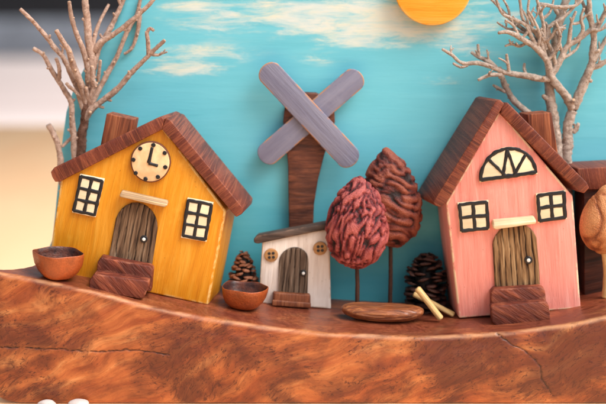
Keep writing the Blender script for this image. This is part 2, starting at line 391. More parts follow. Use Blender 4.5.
def slab():
    bm = bmesh.new(); la = {k: bm.verts.layers.float.new(k) for k in ('top', 'arris_highlight', 'crack', 'stain')}
    rows = []; xs = []; x = -321.8
    while x < 460:
        xs.append(x); x += .35 if x < -314 else (1.1 if x < -280 else (1.2 if x < 330 else 4))
    for x in xs:
        e = max(0, 1-(x+322)/15); s = math.sqrt(max(0, 1-e*e))
        yf = (1-s)*15; yb = lerp_pts(x, ((-323, 8), (-306, 14), (-300, 22), (-290, 38), (-284, 54), (-280, 78), (-276, 118), (-271, 142), (-262, 150), (500, 150)))
        yb = max(yb*max(s, .05), yf+3)
        zt = h(x)-(1-s)*6; zb = ZB+max(0, 1-(x+322)/34)**2*8+(1-s)*7
        ra = 6.0; rb = 5.0; pts = []
        for k in range(8): pts.append((yb+(yf+14-yb)*k/7, zb, 0, 0))
        pts.append((yf+rb+2, zb, 0, 0))
        for k in range(1, 6): a = k/5*math.pi/2; pts.append((yf+rb-rb*math.sin(a), zb+rb-rb*math.cos(a), 0, 0))
        n = 104; z0 = zb+rb; z1 = zt-ra
        for k in range(1, n): pts.append((yf-3.0*math.sin(math.pi*k/n)*s, z0+(z1-z0)*k/n, 0, 0))
        for k in range(0, 9): a = k/8*math.pi/2; pts.append((yf+ra-ra*math.cos(a), zt-ra+ra*math.sin(a), k/8*.6, max(0, 1-abs(k-4.5)/3.2)))
        for k in range(1, 40):
            t = k/39; pts.append((yf+ra+(yb-yf-ra)*t**1.2, zt-(3*max(0, t*8-7) if k > 34 else 0), min(1, .6+t*6), 0))
        row = []
        for (y, z, top, ar) in pts:
            cw = crack_w(x, z) if y < 12 and z > zb+3 and top < .5 else 0
            nn = noise.noise(Vector((x*.02, y*.03, z*.03)))*1.6+noise.noise(Vector((x*.09, y*.1, z*.1)))*.5
            dy = nn if top < .8 else 0; dz = nn*.5 if top > .3 else 0
            if z < zb+1: dy = dz = 0
            v = bm.verts.new((x, y+dy+cw*1.8, z+dz)); v[la['top']] = top; v[la['arris_highlight']] = ar; v[la['crack']] = cw
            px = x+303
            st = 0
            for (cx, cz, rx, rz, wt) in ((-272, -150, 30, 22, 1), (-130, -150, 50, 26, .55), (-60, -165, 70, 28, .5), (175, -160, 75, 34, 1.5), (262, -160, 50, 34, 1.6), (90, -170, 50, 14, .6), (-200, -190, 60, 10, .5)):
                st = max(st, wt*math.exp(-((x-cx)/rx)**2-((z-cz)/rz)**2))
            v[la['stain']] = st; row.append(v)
        rows.append(row)
    n = len(rows[0])
    for a, b in zip(rows, rows[1:]):
        for k in range(n): bm.faces.new((a[k], b[k], b[(k+1) % n], a[(k+1) % n]))
    bm.faces.new(rows[0]); bm.faces.new(rows[-1][::-1])
    mb = MB(); mb.bm.free(); mb.bm = bm
    o = mb.build('wooden_slab', M['slab']); tag(o, 'long glossy reddish brown wood slab with a dipping top, under all the houses', 'wood slab', kind='thing')
slab()

# ---- the painted board behind
BY = 132
def board():
    out = [(50, 285), (52, 240), (57, 190), (62, 140), (66, 112), (73, 90), (84, 68), (99, 48), (113, 26), (121, 3), (132, -14), (150, -34)]
    o3 = [atY(x, y, BY) for x, y in out]; pts = [(p.x, p.z) for p in o3]
    pts[0] = (pts[0][0], h(pts[0][0])-1)
    zs = max(p[1] for p in pts)
    def left(z):
        if z <= pts[0][1]: return pts[0][0]
        for a, b in zip(pts, pts[1:]):
            if z <= b[1]: return a[0]+(b[0]-a[0])*(z-a[1])/(b[1]-a[1])
        return pts[-1][0]
    clouds = []
    for (cx, cy, rx, ry, wt) in ((200, 53, 50, 8, 1.15), (182, 69, 46, 8, 1.1), (240, 20, 75, 15, .85), (350, 26, 55, 16, 1.15), (385, 12, 50, 20, 1.25), (300, 5, 50, 10, .9), (318, 60, 30, 5, .6), (450, 28, 50, 10, .9), (468, 50, 34, 8, .75), (445, 80, 26, 6, .6),
                                 (505, 15, 30, 6, .55), (190, 8, 30, 6, .7), (430, 5, 60, 26, .9), (355, 45, 40, 6, .7)):
        p = atY(cx, cy, BY); clouds.append((p.x, p.z, rx*1.08, ry*1.08, wt))
    bm = bmesh.new(); lc = bm.verts.layers.float.new('cloud'); low_shade = bm.verts.layers.float.new('low'); rows = []
    def zbot(x): return h(x)-1
    nz = 80; nx = 150
    front = []
    for j in range(nz+1):
        row = []
        for i in range(nx+1):
            s = i/nx; z = None
            x = -250+s*700
            zz = -150+(zs+150)*j/nz; xl = left(zz); x = xl+(420-xl)*s; z = max(zz, zbot(x))
            e = min(1, (x-xl)/4); v = bm.verts.new((x, BY+(1-math.sqrt(max(0, 1-(1-e)**2)))*3, z))
            v[lc] = min(1.3, sum(wt*math.exp(-((x-a)/b)**2-((z-c)/d)**2) for a, c, b, d, wt in clouds)); v[low_shade] = max(0, min(1, (30-z)/120))
            row.append(v)
        front.append(row)
    for a, b in zip(front, front[1:]):
        for i in range(nx): 
            if len({v.co.to_tuple(3) for v in (a[i], a[i+1], b[i+1], b[i])}) == 4: bm.faces.new((a[i], a[i+1], b[i+1], b[i]))
    # edge and back
    def back(v): w_ = bm.verts.new((v.co.x, BY+12, v.co.z)); w_[low_shade] = v[low_shade]; return w_
    lb = [back(r[0]) for r in front]; rb = [back(r[-1]) for r in front]
    for j in range(nz):
        if (front[j][0].co-front[j+1][0].co).length > .01:
            bm.faces.new((front[j][0], front[j+1][0], lb[j+1], lb[j]))
        if (front[j][-1].co-front[j+1][-1].co).length > .01: bm.faces.new((front[j][-1], rb[j], rb[j+1], front[j+1][-1]))
        if (lb[j].co-lb[j+1].co).length > .01 and (rb[j].co-rb[j+1].co).length > .01: bm.faces.new((lb[j], lb[j+1], rb[j+1], rb[j]))
    bm.faces.new([v for v in front[-1]]+[rb[-1], lb[-1]])
    bmesh.ops.delete(bm, geom=[v for v in bm.verts if not v.link_faces], context='VERTS')
    mb = MB(); mb.bm.free(); mb.bm = bm
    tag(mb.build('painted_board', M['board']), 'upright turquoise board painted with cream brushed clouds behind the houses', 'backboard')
board()
def fr_y(Y, x0=0): return Frame(Vector((-10, Y, 0)), Vector((10, Y, 0)))
FB = fr_y(BY-.3)
# sun disc
def sun_disc():
    c = FB.L(432.5, -14, -6); mb = MB(); e = empty('sun_disc', loc=(c.x, BY, c.z))
    bpy.data.objects.remove(e)
    mb.prism(circle((0, 0), 41.5, 72), -14, -8.5)
    mb.prism(circle((0, 0), 14, 24), -9, -.2)
    tag(mb.build('sun_disc', M['sun'], loc=(c.x, BY, c.z), bevel=1.2), 'round orange yellow wooden sun at the top of the board', 'sun ornament')
sun_disc()

# ------------------------------------------------------------------ shared house pieces
def arc_top(F, bl, tl, top, tr, br, d):       # a door outline: straight sides, round head
    a, b, c, e, f = (F.L(*p, d) for p in (bl, tl, top, tr, br)); pts = [a, f, e]
    ax = (e-b)/2; mid = (b+e)/2; up = c-mid
    for k in range(1, 12): t = k/12*math.pi; pts.append(mid+ax*math.cos(t)+up*math.sin(t))
    pts.append(b); return pts
def make_door(F, root, outline, d, thick, knob, kr=3.4, ng=7, mat='door'):
    cx = sum(p.x for p in outline)/len(outline)
    u0 = min(p.x for p in outline); u1 = max(p.x for p in outline); w0 = min(p.z for p in outline); w1 = max(p.z for p in outline)
    bm = bmesh.new(); la = bm.verts.layers.float.new('groove')
    # dense front cut to the outline by column
    poly = [(p.x, p.z) for p in outline]
    def span(u):
        zs = []
        for (a, b) in zip(poly, poly[1:]+poly[:1]):
            if (a[0] <= u < b[0]) or (b[0] <= u < a[0]): zs.append(a[1]+(b[1]-a[1])*(u-a[0])/(b[0]-a[0]))
        return (min(zs), max(zs)) if len(zs) >= 2 else None
    nc = 64; cols = []
    for i in range(nc+1):
        u = u0+.15+(u1-u0-.3)*i/nc; sp = span(u)
        if sp is None: continue
        col = []; nr = 46
        for j in range(nr+1):
            z = sp[0]+(sp[1]-sp[0])*j/nr
            t = (u-u0)/(u1-u0)*ng+.45*noise.noise(Vector((u*.05, 0, z*.018+u0)))+.14*noise.noise(Vector((u*.2, 3, z*.08)))
            g = abs((t % 1)-.5)*2; g = max(0, (g-.62)/.38)**1.5*(.55+.9*noise.noise(Vector((math.floor(t)*3.7, 1, z*.05)))+.2)
            g = max(0, min(1, g)); edge = min(1, min(u-u0, u1-u, sp[1]-z)/1.2)
            v = bm.verts.new((u, d-thick+g*1.9+(1-max(0, edge))*1.0+.25*noise.noise(Vector((u*.5, 0, z*.06))), z)); v[la] = g; col.append(v)
        cols.append(col)
    for a, b in zip(cols, cols[1:]):
        for j in range(len(a)-1): bm.faces.new((a[j], b[j], b[j+1], a[j+1]))
    be = [e for e in bm.edges if len(e.link_faces) == 1]
    r = bmesh.ops.extrude_edge_only(bm, edges=be)
    for v in r['geom']:
        if isinstance(v, bmesh.types.BMVert): v.co.y = d+.5
    mb = MB(); mb.bm.free(); mb.bm = bm
    door = mb.build('door', M[mat], root)
    k = F.L(*knob, d-thick); c = (k.x, 0, k.z)
    kb = MB().prism(circle(c, kr*1.12, 20), d-thick-1.4, d-thick+1).build('knob', M['black'], door, bevel=.6)
    b2 = MB().prism(circle(c, kr*.52, 16), d-thick-2.4, d-thick+1).build('knob_bead', M['bead'], door, bevel=.6)
    return door
def stroke(mb, pts, wd, depth, hgt=.55):
    r = []
    P = []
    n = max(3, int(sum((Vector(b)-Vector(a)).length for a, b in zip(pts, pts[1:]))/4))
    for a, b in zip(pts, pts[1:]):
        a = Vector(a); b = Vector(b); k = max(2, int((b-a).length/4))
        for j in range(k): P.append(a.lerp(b, j/k))
    P.append(Vector(pts[-1]))
    P = [Vector((p.x+.6*noise.noise(p*.22), depth, p.z+.6*noise.noise(p*.22+Vector((7, 7, 7))))) for p in P]
    mb.tube(P, [wd*(.5+.2*noise.noise(p*.25)) for p in P], 8, flat=hgt/(wd*.5), step=2)
def make_window(F, root, tl, tr, br, bl, cols, rows, th=3.2, lw=3.5):
    q = [F.L(*p, -th) for p in (tl, tr, br, bl)]
    win = MB().prism(q, -th, .5).build('window', M['cream'], root, bevel=.6)
    mb = MB(); dd = -th-.2
    ins = .06
    def bl_(s, t):
        s = ins+(1-2*ins)*s; t = ins+(1-2*ins)*t
        return q[0]*(1-s)*(1-t)+q[1]*s*(1-t)+q[2]*s*t+q[3]*(1-s)*t
    for i in range(cols+1): stroke(mb, [bl_(i/cols, -.02), bl_(i/cols, 1.02)], lw, dd)
    for j in range(rows+1): stroke(mb, [bl_(-.02, j/rows), bl_(1.02, j/rows)], lw, dd-.05)
    mb.build('frame', M['black'], win); return win
def subdiv_jitter(pts, amt=.4, step=12):
    out = []
    for a, b in zip(pts, pts[1:]+pts[:1]):
        k = max(1, int((b-a).length/step))
        for j in range(k):
            p = a.lerp(b, j/k)
            if j: p = p+Vector((noise.noise(p*.07), 0, noise.noise(p*.07+Vector((5, 5, 5)))))*amt
            out.append(p)
    return out
def steps_block(F, root, top, bot, d_up, d_low, mat):      # outlines (pixels) of the upper riser and the lower riser
    mb = MB()
    a = subdiv_jitter([F.L(*p, d_up) for p in top], .5, 9); b = subdiv_jitter([F.L(*p, d_low) for p in bot], .5, 9)
    mb.prism(a, d_up, -.2); mb.prism(b, d_low, d_up+3)
    return mb.build('steps', mat, root, bevel=1.3, seg=3)

def roof_slab(root, pts, d0, d1, off, ang_pts, mat, bevel):
    a, b = ang_pts; ang = math.atan2(b.z-a.z, b.x-a.x); c = sum(pts, Vector())/len(pts)
    cs, sn = math.cos(ang), math.sin(ang)
    def rt(x, z): return (x*cs+z*sn, -x*sn+z*cs)
    q = [rt(p.x-c.x, p.z-c.z) for p in pts]
    o = MB().prism(q, d0, d1, rt(*off)).build('roof_slab', mat, root, bevel=bevel, loc=(c.x, 0, c.z)); o.rotation_euler = (0, -ang, 0)
    return o
# ------------------------------------------------------------------ yellow house
def yellow_house():
    P1 = on_top(47, 271); P2 = on_top(208, 305); P1.y = 43; P1.z = atY(47, 271, 43).z; P2.y = 46; P2.z = atY(208, 305, 46).z
    F = Frame(P1, P2); root = empty('yellow_house', F.mw())
    tag(root, 'yellow wooden house with a round clock under its gable, tilting on the slab', 'toy house', 'painted toy houses on the slab')
    D = 62; off = (10, 1)
    MB().prism(F.P([(47, 271), (208, 305.5), (226, 211), (160.5, 124), (61, 177)]), 0, D, off).build('wall', M['yellow'], root, bevel=2.2, seg=4)
    roof_slab(root, F.P([(52, 177), (50.5, 172), (54, 167.5), (160, 116.5), (164.5, 118.5), (162, 129.5), (60, 181.5), (55, 182)], -5), -5, D+2, (off[0]+1, 0), F.P([(54, 167.5), (160, 116.5)]), M['roof'], 1.0)
    roof_slab(root, F.P([(161.5, 128.8), (166, 118.2), (170, 119.5), (243, 208), (242, 214), (236, 217.2)], -5), -5, D+3, (off[0]-1, -1), F.P([(170, 119.5), (243, 208)]), M['roof'], 1.0)
    MB().prism(F.P([(98, 158), (106.5, 113.5), (133.5, 119.5), (128, 150)], 20), 20, 44, (3, 0)).build('chimney', M['chimney'], root, bevel=.8)
    # clock
    c = F.L(150.6, 162, -4); rx = 20.6
    ck = MB().prism(circle((c.x, c.z), rx, 44, 21.6, .04), -4, .3).build('clock', M['rim'], root, bevel=.8)
    MB().prism(circle((c.x, c.z), rx-1.3, 44, 20.2, .04), -4.8, -3).build('clock_face', M['slice'], ck, bevel=.5)
    for (x, y) in ((105, 135), (60, 147), (37, 185), (45, 230), (78, 250), (120, 243), (145, 210), (143, 162)):
        p = F.L(120+x/3.107, 100+y/3.107, -5); p2 = Vector((c.x+(p.x-c.x)*.92, 0, c.z+(p.z-c.z)*.92))
        MB().prism(circle((p2.x, p2.z), 2.25, 14, None, .2), -5.9, -4.5).build('hour_dot', M['black'], ck, bevel=.6)
    ce = F.L(148.6, 163.2, -5)
    for (x, y, wd) in ((152.4, 147.5, 3.5), (157.8, 166, 3.5)):
        mb = MB(); stroke(mb, [ce, F.L(x, y, -5)], wd, -5.1, 1.0); mb.build('clock_hand', M['black'], ck)
    # door with awning and steps
    ol = arc_top(F, (107.5, 262), (114.5, 226), (137, 203), (157.5, 229), (151.5, 268), -3)
    make_door(F, root, ol, .3, 3.3, (144, 239), 3.5, 7)
    MB().prism(F.P([(119.5, 195), (121, 193), (166.5, 203.3), (167.5, 205.6), (164, 207.4), (120, 197)], -12), -12, -.1, (0, 1.5)).build('awning', M['awning'], root, bevel=.7)
    steps_block(F, root, [(95, 287), (97.5, 262), (101, 257.5), (150, 266.5), (153, 270), (151, 292)], [(89.5, 290), (89.0, 281), (94.5, 274), (149, 281.5), (149, 286), (144, 298), (139, 299)], -16, -33, M['step'])
    make_window(F, root, (80, 174), (104.5, 179), (95.5, 217.5), (71.8, 212.5), 2, 3)
    make_window(F, root, (187.3, 197.8), (213.5, 202.5), (206.5, 242), (180.8, 237.8), 2, 3)
yellow_house()

# ------------------------------------------------------------------ pink house
def pink_house():
    P1 = atY(459, 318, 56); P2 = atY(581, 308, 50)
    F = Frame(P1, P2); root = empty('pink_house', F.mw())
    tag(root, 'pink wooden house with a half round window under its gable', 'toy house', 'painted toy houses on the slab')
    D = 60
    MB().prism(F.P([(459, 318.5), (581, 308.5), (573, 196), (499.5, 110), (446, 203)]), 0, D, (-7, 1)).build('wall', M['pink'], root, bevel=2.0, seg=4)
    roof_slab(root, F.P([(441, 207), (435.5, 206), (433.5, 202), (496, 101), (500.5, 99.5), (504.5, 104), (447.5, 201.5)], -5), -5, D+2, (-15, -2), F.P([(433.5, 202), (496, 101)]), M['roof'], 1.0)
    roof_slab(root, F.P([(500.5, 113.5), (502.5, 105.5), (507.5, 102), (587, 182.5), (589.5, 188), (584.5, 193.5), (578.5, 191.5)], -5), -5, D+2, (-12, -4), F.P([(507.5, 102), (587, 182.5)]), M['roof'], 1.4)
    MB().prism(F.P([(530, 140), (527.5, 114.5), (551.5, 112.5), (560, 165)], 24), 24, 48, (-6, 0)).build('chimney', M['chimney'], root, bevel=.8)
    # half-round window
    a = F.L(479.5, 182.5, -3); b = F.L(537.8, 174, -3); t = F.L(506, 147.2, -3); mid = (a+b)/2; ax = (b-a)/2; up = t-mid
    arc = [mid+ax*math.cos(k/20*math.pi)+up*math.sin(k/20*math.pi) for k in range(21)]
    win = MB().prism(arc, -3, .4).build('window', M['cream'], root, bevel=.6)
    mb = MB()
    def q(s, t_, sc=.95): return mid+up*.04+ax*s*sc+up*t_*sc*.96
    stroke(mb, [q(math.cos(k/20*math.pi), math.sin(k/20*math.pi)) for k in range(21)], 3.6, -3.2)
    stroke(mb, [q(-1, .03), q(1, .03)], 4.2, -3.25)
    for s0, s1, t1 in ((-.08, -.66, .72), (-.2, .03, .98), (.27, .03, .98), (.2, .68, .70)):
        stroke(mb, [q(s0, .03), q(s1, t1)], 3.2, -3.3)
    mb.build('frame', M['black'], win)
    make_window(F, root, (457.3, 203), (488.5, 200.3), (489.8, 229.8), (460.3, 232.7), 2, 2, lw=3.8)
    make_window(F, root, (535.8, 194), (565.5, 190.3), (567.2, 219), (538, 222.7), 2, 2, lw=3.8)
    ol = arc_top(F, (495.3, 292), (492.6, 247), (514.5, 224), (537.5, 243), (540.8, 290), -3)
    make_door(F, root, ol, .3, 3.3, (528.4, 260), 3.8, 8, 'door_tan')
    MB().prism(F.P([(493, 228.5), (493.5, 222.5), (534, 218.5), (536.2, 220.5), (536, 224), (496, 229.8)], -11), -11, -.1, (0, 1.5)).build('awning', M['awning2'], root, bevel=1.2)
    steps_block(F, root, [(491.5, 320), (490.8, 293), (494, 289.5), (541, 286.8), (545, 290), (548, 314)], [(491, 308), (493, 306.5), (546, 301.5), (549, 306), (550.5, 320), (497, 327), (492, 322)], -14, -27, M['step'])
pink_house()

# ------------------------------------------------------------------ white cottage and its windmill
def white_cottage():
    P1 = atY(258.5, 303, 84); P2 = atY(331, 308, 90); F = Frame(P1, P2); root = empty('white_cottage', F.mw())
    tag(root, 'small white cottage with a slanted grey brown roof and button windows', 'toy house', 'painted toy houses on the slab')
    D = 15
    MB().prism(F.P([(258.5, 303), (331, 309), (329.5, 229), (262.5, 239)]), 0, D, (1, 0)).build('wall', M['white'], root, bevel=1.3)
    MB().prism(F.P([(254, 243), (253.5, 239), (257, 235.8), (333, 221.5), (339, 227), (300, 235), (258, 243.8)], -4), -4, D+1, (3, -1)).build('roof_slab', M['grey_roof'], root, bevel=1.5)
    ol = arc_top(F, (278.6, 295), (279, 262), (294.5, 247.5), (308.6, 261), (307.5, 296), -2.4)
    make_door(F, root, ol, .3, 2.6, (303.3, 273), 3.2, 6, 'door_grey')
    for x, y, r in ((271.3, 255.4, 7.5), (320.2, 248.6, 7.5)):
        c = F.L(x, y, -2.2); b = MB().prism(circle((c.x, c.z), r, 26), -2.2, .3).build('window', M['button'], root, bevel=.8)
        for k in range(4):
            an = R(45+90*k+8); MB().prism(circle((c.x+3.1*math.cos(an), c.z+3.1*math.sin(an)), 1.75, 12), -2.5, -1.5).build('button_hole', M['black'], b, bevel=.3)
    steps_block(F, root, [(273, 306), (273.5, 292.5), (310.5, 295), (310.5, 308)], [(272, 306), (272.3, 300), (311, 303), (311, 308.3)], -8, -9.5, M['step2'])
white_cottage()
def windmill():
    Y = 121; F = fr_y(Y); base = atY(301, 300, Y)
    root = empty('windmill', loc=(base.x, Y, h(base.x))); o = root.location/S
    def T(p): return Vector((p.x+F.o.x-o.x, p.y, p.z+F.o.z-o.z))
    tag(root, 'windmill with two crossed lilac sails on a tapering dark brown post', 'windmill')
    out = [(290, 300), (289, 230), (288.3, 190), (288, 165), (285.5, 140), (283, 122), (284.5, 108), (292, 97), (303, 92.5), (316, 93), (328, 99), (334.5, 110), (335, 122), (331, 136), (324, 156), (318, 180), (314, 205), (313, 230), (314, 300)]
    MB().prism([T(F.L(x, y)) for x, y in out], 0, 10).build('post', M['tower'], root, bevel=1.4)
    def sail(x0, y0, x1, y1, wd, d):
        a = T(F.L(x0, y0, d)); b = T(F.L(x1, y1, d)); ang = math.atan2(b.z-a.z, b.x-a.x); L = (b-a).length; r = wd/2; c = (a+b)/2
        pts = [(L/2+r*.82*math.cos(t), r*math.sin(t)) for t in [R(-90+k*15) for k in range(13)]]+[(-L/2-r*.82*math.cos(t), -r*math.sin(t)) for t in [R(-90+k*15) for k in range(13)]]
        mb = MB().prism(pts, d-4, d); ob = mb.build('sail', M['lilac'], root, bevel=.9, loc=(c.x, 0, c.z)); ob.rotation_euler = (0, -ang, 0)
        return ob
    sail(353.5, 79.5, 268, 153.5, 25.5, -.3)
    sail(270, 73, 348, 156.5, 26.5, -4.6)
windmill()

# ------------------------------------------------------------------ dark house at the right edge
def dark_house():
    Y = 86; F0 = fr_y(Y); b = F0.L(612, 300); z0 = h(b.x); 
    F = Frame(Vector((b.x-10, Y, h(b.x-10))), Vector((b.x+10, Y+1, h(b.x+10)))); root = empty('dark_house', F.mw())
    tag(root, 'dark brown wooden house cut off by the right edge, behind the nut tree', 'toy house', 'painted toy houses on the slab')
    wpts = F.P([(586, 305), (660, 297), (658, 180), (584, 184)]); wpts[0].z = -1; wpts[1].z = -1
    MB().prism(wpts, 0, 38).build('wall', M['darkhouse'], root, bevel=1)
    MB().prism(F.P([(577, 172), (577.5, 168.5), (668, 164), (670, 188), (583, 190)], -6), -6, 42, (-8, 1)).build('roof_slab', M['roof'], root, bevel=1)
dark_house()

# ------------------------------------------------------------------ stone-fruit trees
def ridged(p, f, warp):
    q = Vector((p.x*f[0], p.y*f[1], p.z*f[2]))
    q += Vector((noise.noise(p*.04+Vector((3, 0, 0))), noise.noise(p*.04+Vector((0, 7, 0))), noise.noise(p*.04+Vector((0, 0, 11)))))*warp
    n1 = noise.noise(q); n2 = noise.noise(q*1.9+Vector((4, 4, 4))); n3 = noise.noise(q*4+Vector((9, 4, 4)))
    v = .5+.5*math.tanh(1.5*((abs(n1)*3.4-.38)*.8+.62*n2+.6*n3))
    return max(0, min(1, v)), 0
def pit_mesh(hw, dp, hh, f, warp, depth, rot=0, sharp=1.0, seed=0, tip=.25):
    bm = bmesh.new(); bmesh.ops.create_icosphere(bm, subdivisions=6, radius=1); la = bm.verts.layers.float.new('ridge')
    cr, sr = math.cos(rot), math.sin(rot)
    for v in bm.verts:
        n = v.co.normalized(); z = n.z
        r = math.sqrt(max(0, 1-z*z)); prof = r**1.08*(1-.14*z)*(1-.06*max(0, z)**2)
        k = prof/r if r > 1e-4 else 1
        zz = z*hh
        if z > .8: zz += ((z-.8)/.2)**2*hh*tip*.45
        if z < -.9: zz -= (-z-.9)/.1*hh*.03
        p = Vector((n.x*k*hw, n.y*k*dp, zz))
        ps = p+Vector((seed, seed*.7, 0))
        pr = Vector((ps.x*cr-ps.z*sr, ps.y, ps.x*sr+ps.z*cr))
        a, b = ridged(pr, f, warp); g = 1-a   # 1 on the valley line
        seam = math.exp(-((abs(n.y))/.10)**2)*(1 if n.x > 0 else .6)
        amp = depth*(1-g)*(1-.6*max(0, abs(z)-.8)/.2)
        nn = Vector((n.x/hw, n.y/dp, n.z/hh)).normalized()
        v.co = p+nn*(amp-depth*.5+seam*1.2); v[la] = max(0, min(1, a*.95-.05+.3*noise.noise(p*.08)))
    return bm
def pit_tree(name, label, px, py, hw, hh, dp, Y, f, warp, depth, rot, mat, stem_px, stem_bot, seed, stem_mat, lean=0, sr=2.5, stem_top=None):
    c = atY(px, py, Y); s = Y and (DIST+Y*math.cos(PITCH))/DIST
    foot = atY(stem_px, stem_bot, Y); zf = h(foot.x); root = empty(name, loc=(foot.x, Y, zf))
    tag(root, label, 'tree', 'trees made of fruit stones on stalks')
    mb = MB(); mb.bm.free(); mb.bm = pit_mesh(hw*s, dp*s, hh*s, f, warp, depth, rot, seed=seed)
    cr = mb.build('crown', mat, root, loc=(c.x-foot.x, 0, c.z-zf)); cr.rotation_euler = (0, R(lean), 0)
    top = c.z-zf-hh*s*.8
    MB().tube([(0, 0, -.6), (0.3, .3, top*.5), (c.x-foot.x, 0, top)], [sr, sr*.95, sr*.9], 12, wob=.12).build('stem', stem_mat, root)
pit_tree('fruit_stone_tree', 'dark red wrinkled fruit stone tree, the nearer of the pair behind the seed pod', 357, 224.5, 29.5, 45, 22, 76, (.165, .165, .058), 1.0, 4.6, R(16), M['pit_red'], 357, 306, 3, M['stem'], 2)
pit_tree('fruit_stone_tree', 'brown fruit stone tree with curving ridges, half behind the dark red one', 391, 200, 28, 48, 22, 98, (.026, .06, .10), .7, 5.0, R(28), M['pit_brown'], 390, 303, 21, M['stem'], -7)
pit_tree('fruit_stone_tree', 'smooth pale brown nut tree on a pale stalk at the right edge', 605, 221, 24, 33, 19, 62, (.035, .035, .014), .8, 1.5, 0, M['nut'], 605, 306, 40, M['paleStem'], 0, sr=4)

# ------------------------------------------------------------------ seed pod, match sticks, bowls, cones, pebbles
def seed_pod():
    L = 44; bm = bmesh.new(); bmesh.ops.create_icosphere(bm, subdivisions=5, radius=1)
    for v in bm.verts:
        n = v.co.normalized(); x = n.x*L; k = ((1-abs(n.x)**2.35)**(1/2.35))/max(.05, math.sqrt(1-n.x*n.x)) if abs(n.x) < .999 else 1
        z = n.z*(11 if n.z < 0 else 8.5)*k; y = n.y*17*k
        g = abs(noise.noise(Vector((x*.02, y*.25, z*.32))))*2.4
        v.co = Vector((x, y, z+n.x*n.x*1.5))+Vector((0, n.y, n.z))*(min(1, g)-.5)*1.1
        if n.z > .35: v.co.z = min(v.co.z, 6.2+n.x*n.x*1.5+.6*noise.noise(Vector((x*.1, y*.3, 0))))
    c = atY(382.5, 311.5, 56); mb = MB(); mb.bm.free(); mb.bm = bm
    z = h(c.x)+10.6; o = mb.build('seed_pod', M['shell'], loc=(c.x, 56, z)); o.rotation_euler = (0, R(1.5), R(-3))
    tag(o, 'long glossy brown ridged seed pod lying below the dark red stone tree', 'seed pod')
seed_pod()
def stick(a, b, r, label):
    a = Vector(a); b = Vector(b); L = (b-a).length; c = (a+b)/2; mb = MB(); mb.tube([(-L/2, 0, 0), (-L/6, .3, .2), (L/5, -.2, .1), (L/2, 0, 0)], [r*1.02, r, r*.96, r], 12, wob=.05)
    o = mb.build('wooden_stick', M['match'], loc=c); o.rotation_euler = (b-a).to_track_quat('X', 'Z').to_euler(); tag(o, label, 'stick', 'pale sticks leaning by the seed pod')
p = on_top(441, 322); stick(atY(417, 288, p.y+6), (p.x, p.y, h(p.x)+3.2), 3.5, 'pale peeled stick leaning over the other one, its lower end nearest the front')
p = on_top(454, 317.5); q = atY(413.5, 294, p.y+14); stick((q.x, q.y, q.z), (p.x, p.y, h(p.x)+2.8), 3.0, 'pale peeled stick crossing underneath the other one, pointing at the pink house')

def bowl(px_c, py_rim, rim_r, hgt, Y, label, seedc, tilt=(0, 0)):
    c = atY(px_c, py_rim, Y); z0 = h(c.x); s = (DIST+Y)/DIST; rr = rim_r*s; H = c.z-z0
    prof = [(0.25, 0.3), (.42, .02), (.62, .12), (.80, .30), (.93, .55), (.985, .80), (1.0, .97), (.985, 1.0), (.965, .985), (.945, .85), (.885, .60), (.75, .36), (.5, .18), (.2, .12)]
    bm = bmesh.new(); la = bm.verts.layers.float.new('inside'); rings = []; seg = 56
    for i, (r, z) in enumerate(prof):
        ring = []
        for k in range(seg):
            a = 2*math.pi*k/seg; cs, sn = math.cos(a), math.sin(a)
            wb = 1+.05*math.cos(4*a+seedc)*r+.07*noise.noise(Vector((cs*1.2+seedc, sn*1.2, z)))
            zz = z*H+z*z*1.4*noise.noise(Vector((cs*1.5, sn*1.5, seedc)))+z*.5*math.cos(3*a+seedc)
            v = bm.verts.new((r*rr*wb*cs, r*rr*wb*sn*.92, zz)); v[la] = 1 if i >= 8 else 0; ring.append(v)
        rings.append(ring)
    for r0, r1 in zip(rings, rings[1:]):
        for k in range(seg): bm.faces.new((r0[k], r0[(k+1) % seg], r1[(k+1) % seg], r1[k]))
    bm.faces.new(rings[0][::-1]); bm.faces.new(rings[-1])
    mb = MB(); mb.bm.free(); mb.bm = bm; o = mb.build('nutshell_bowl', M['bowl'], loc=(c.x, Y, z0-.3)); o.rotation_euler = (R(tilt[0]), R(tilt[1]), 0)
    tag(o, label, 'bowl', 'empty nutshell bowls on the slab')
bowl(56.5, 251.5, 25.3, 27, 19, 'brown nutshell bowl at the left end beside the yellow house', 1.0, (0, 4))
bowl(243, 286, 23.3, 23, 54, 'brown nutshell bowl between the yellow house and the white cottage', 4.2, (0, 5))

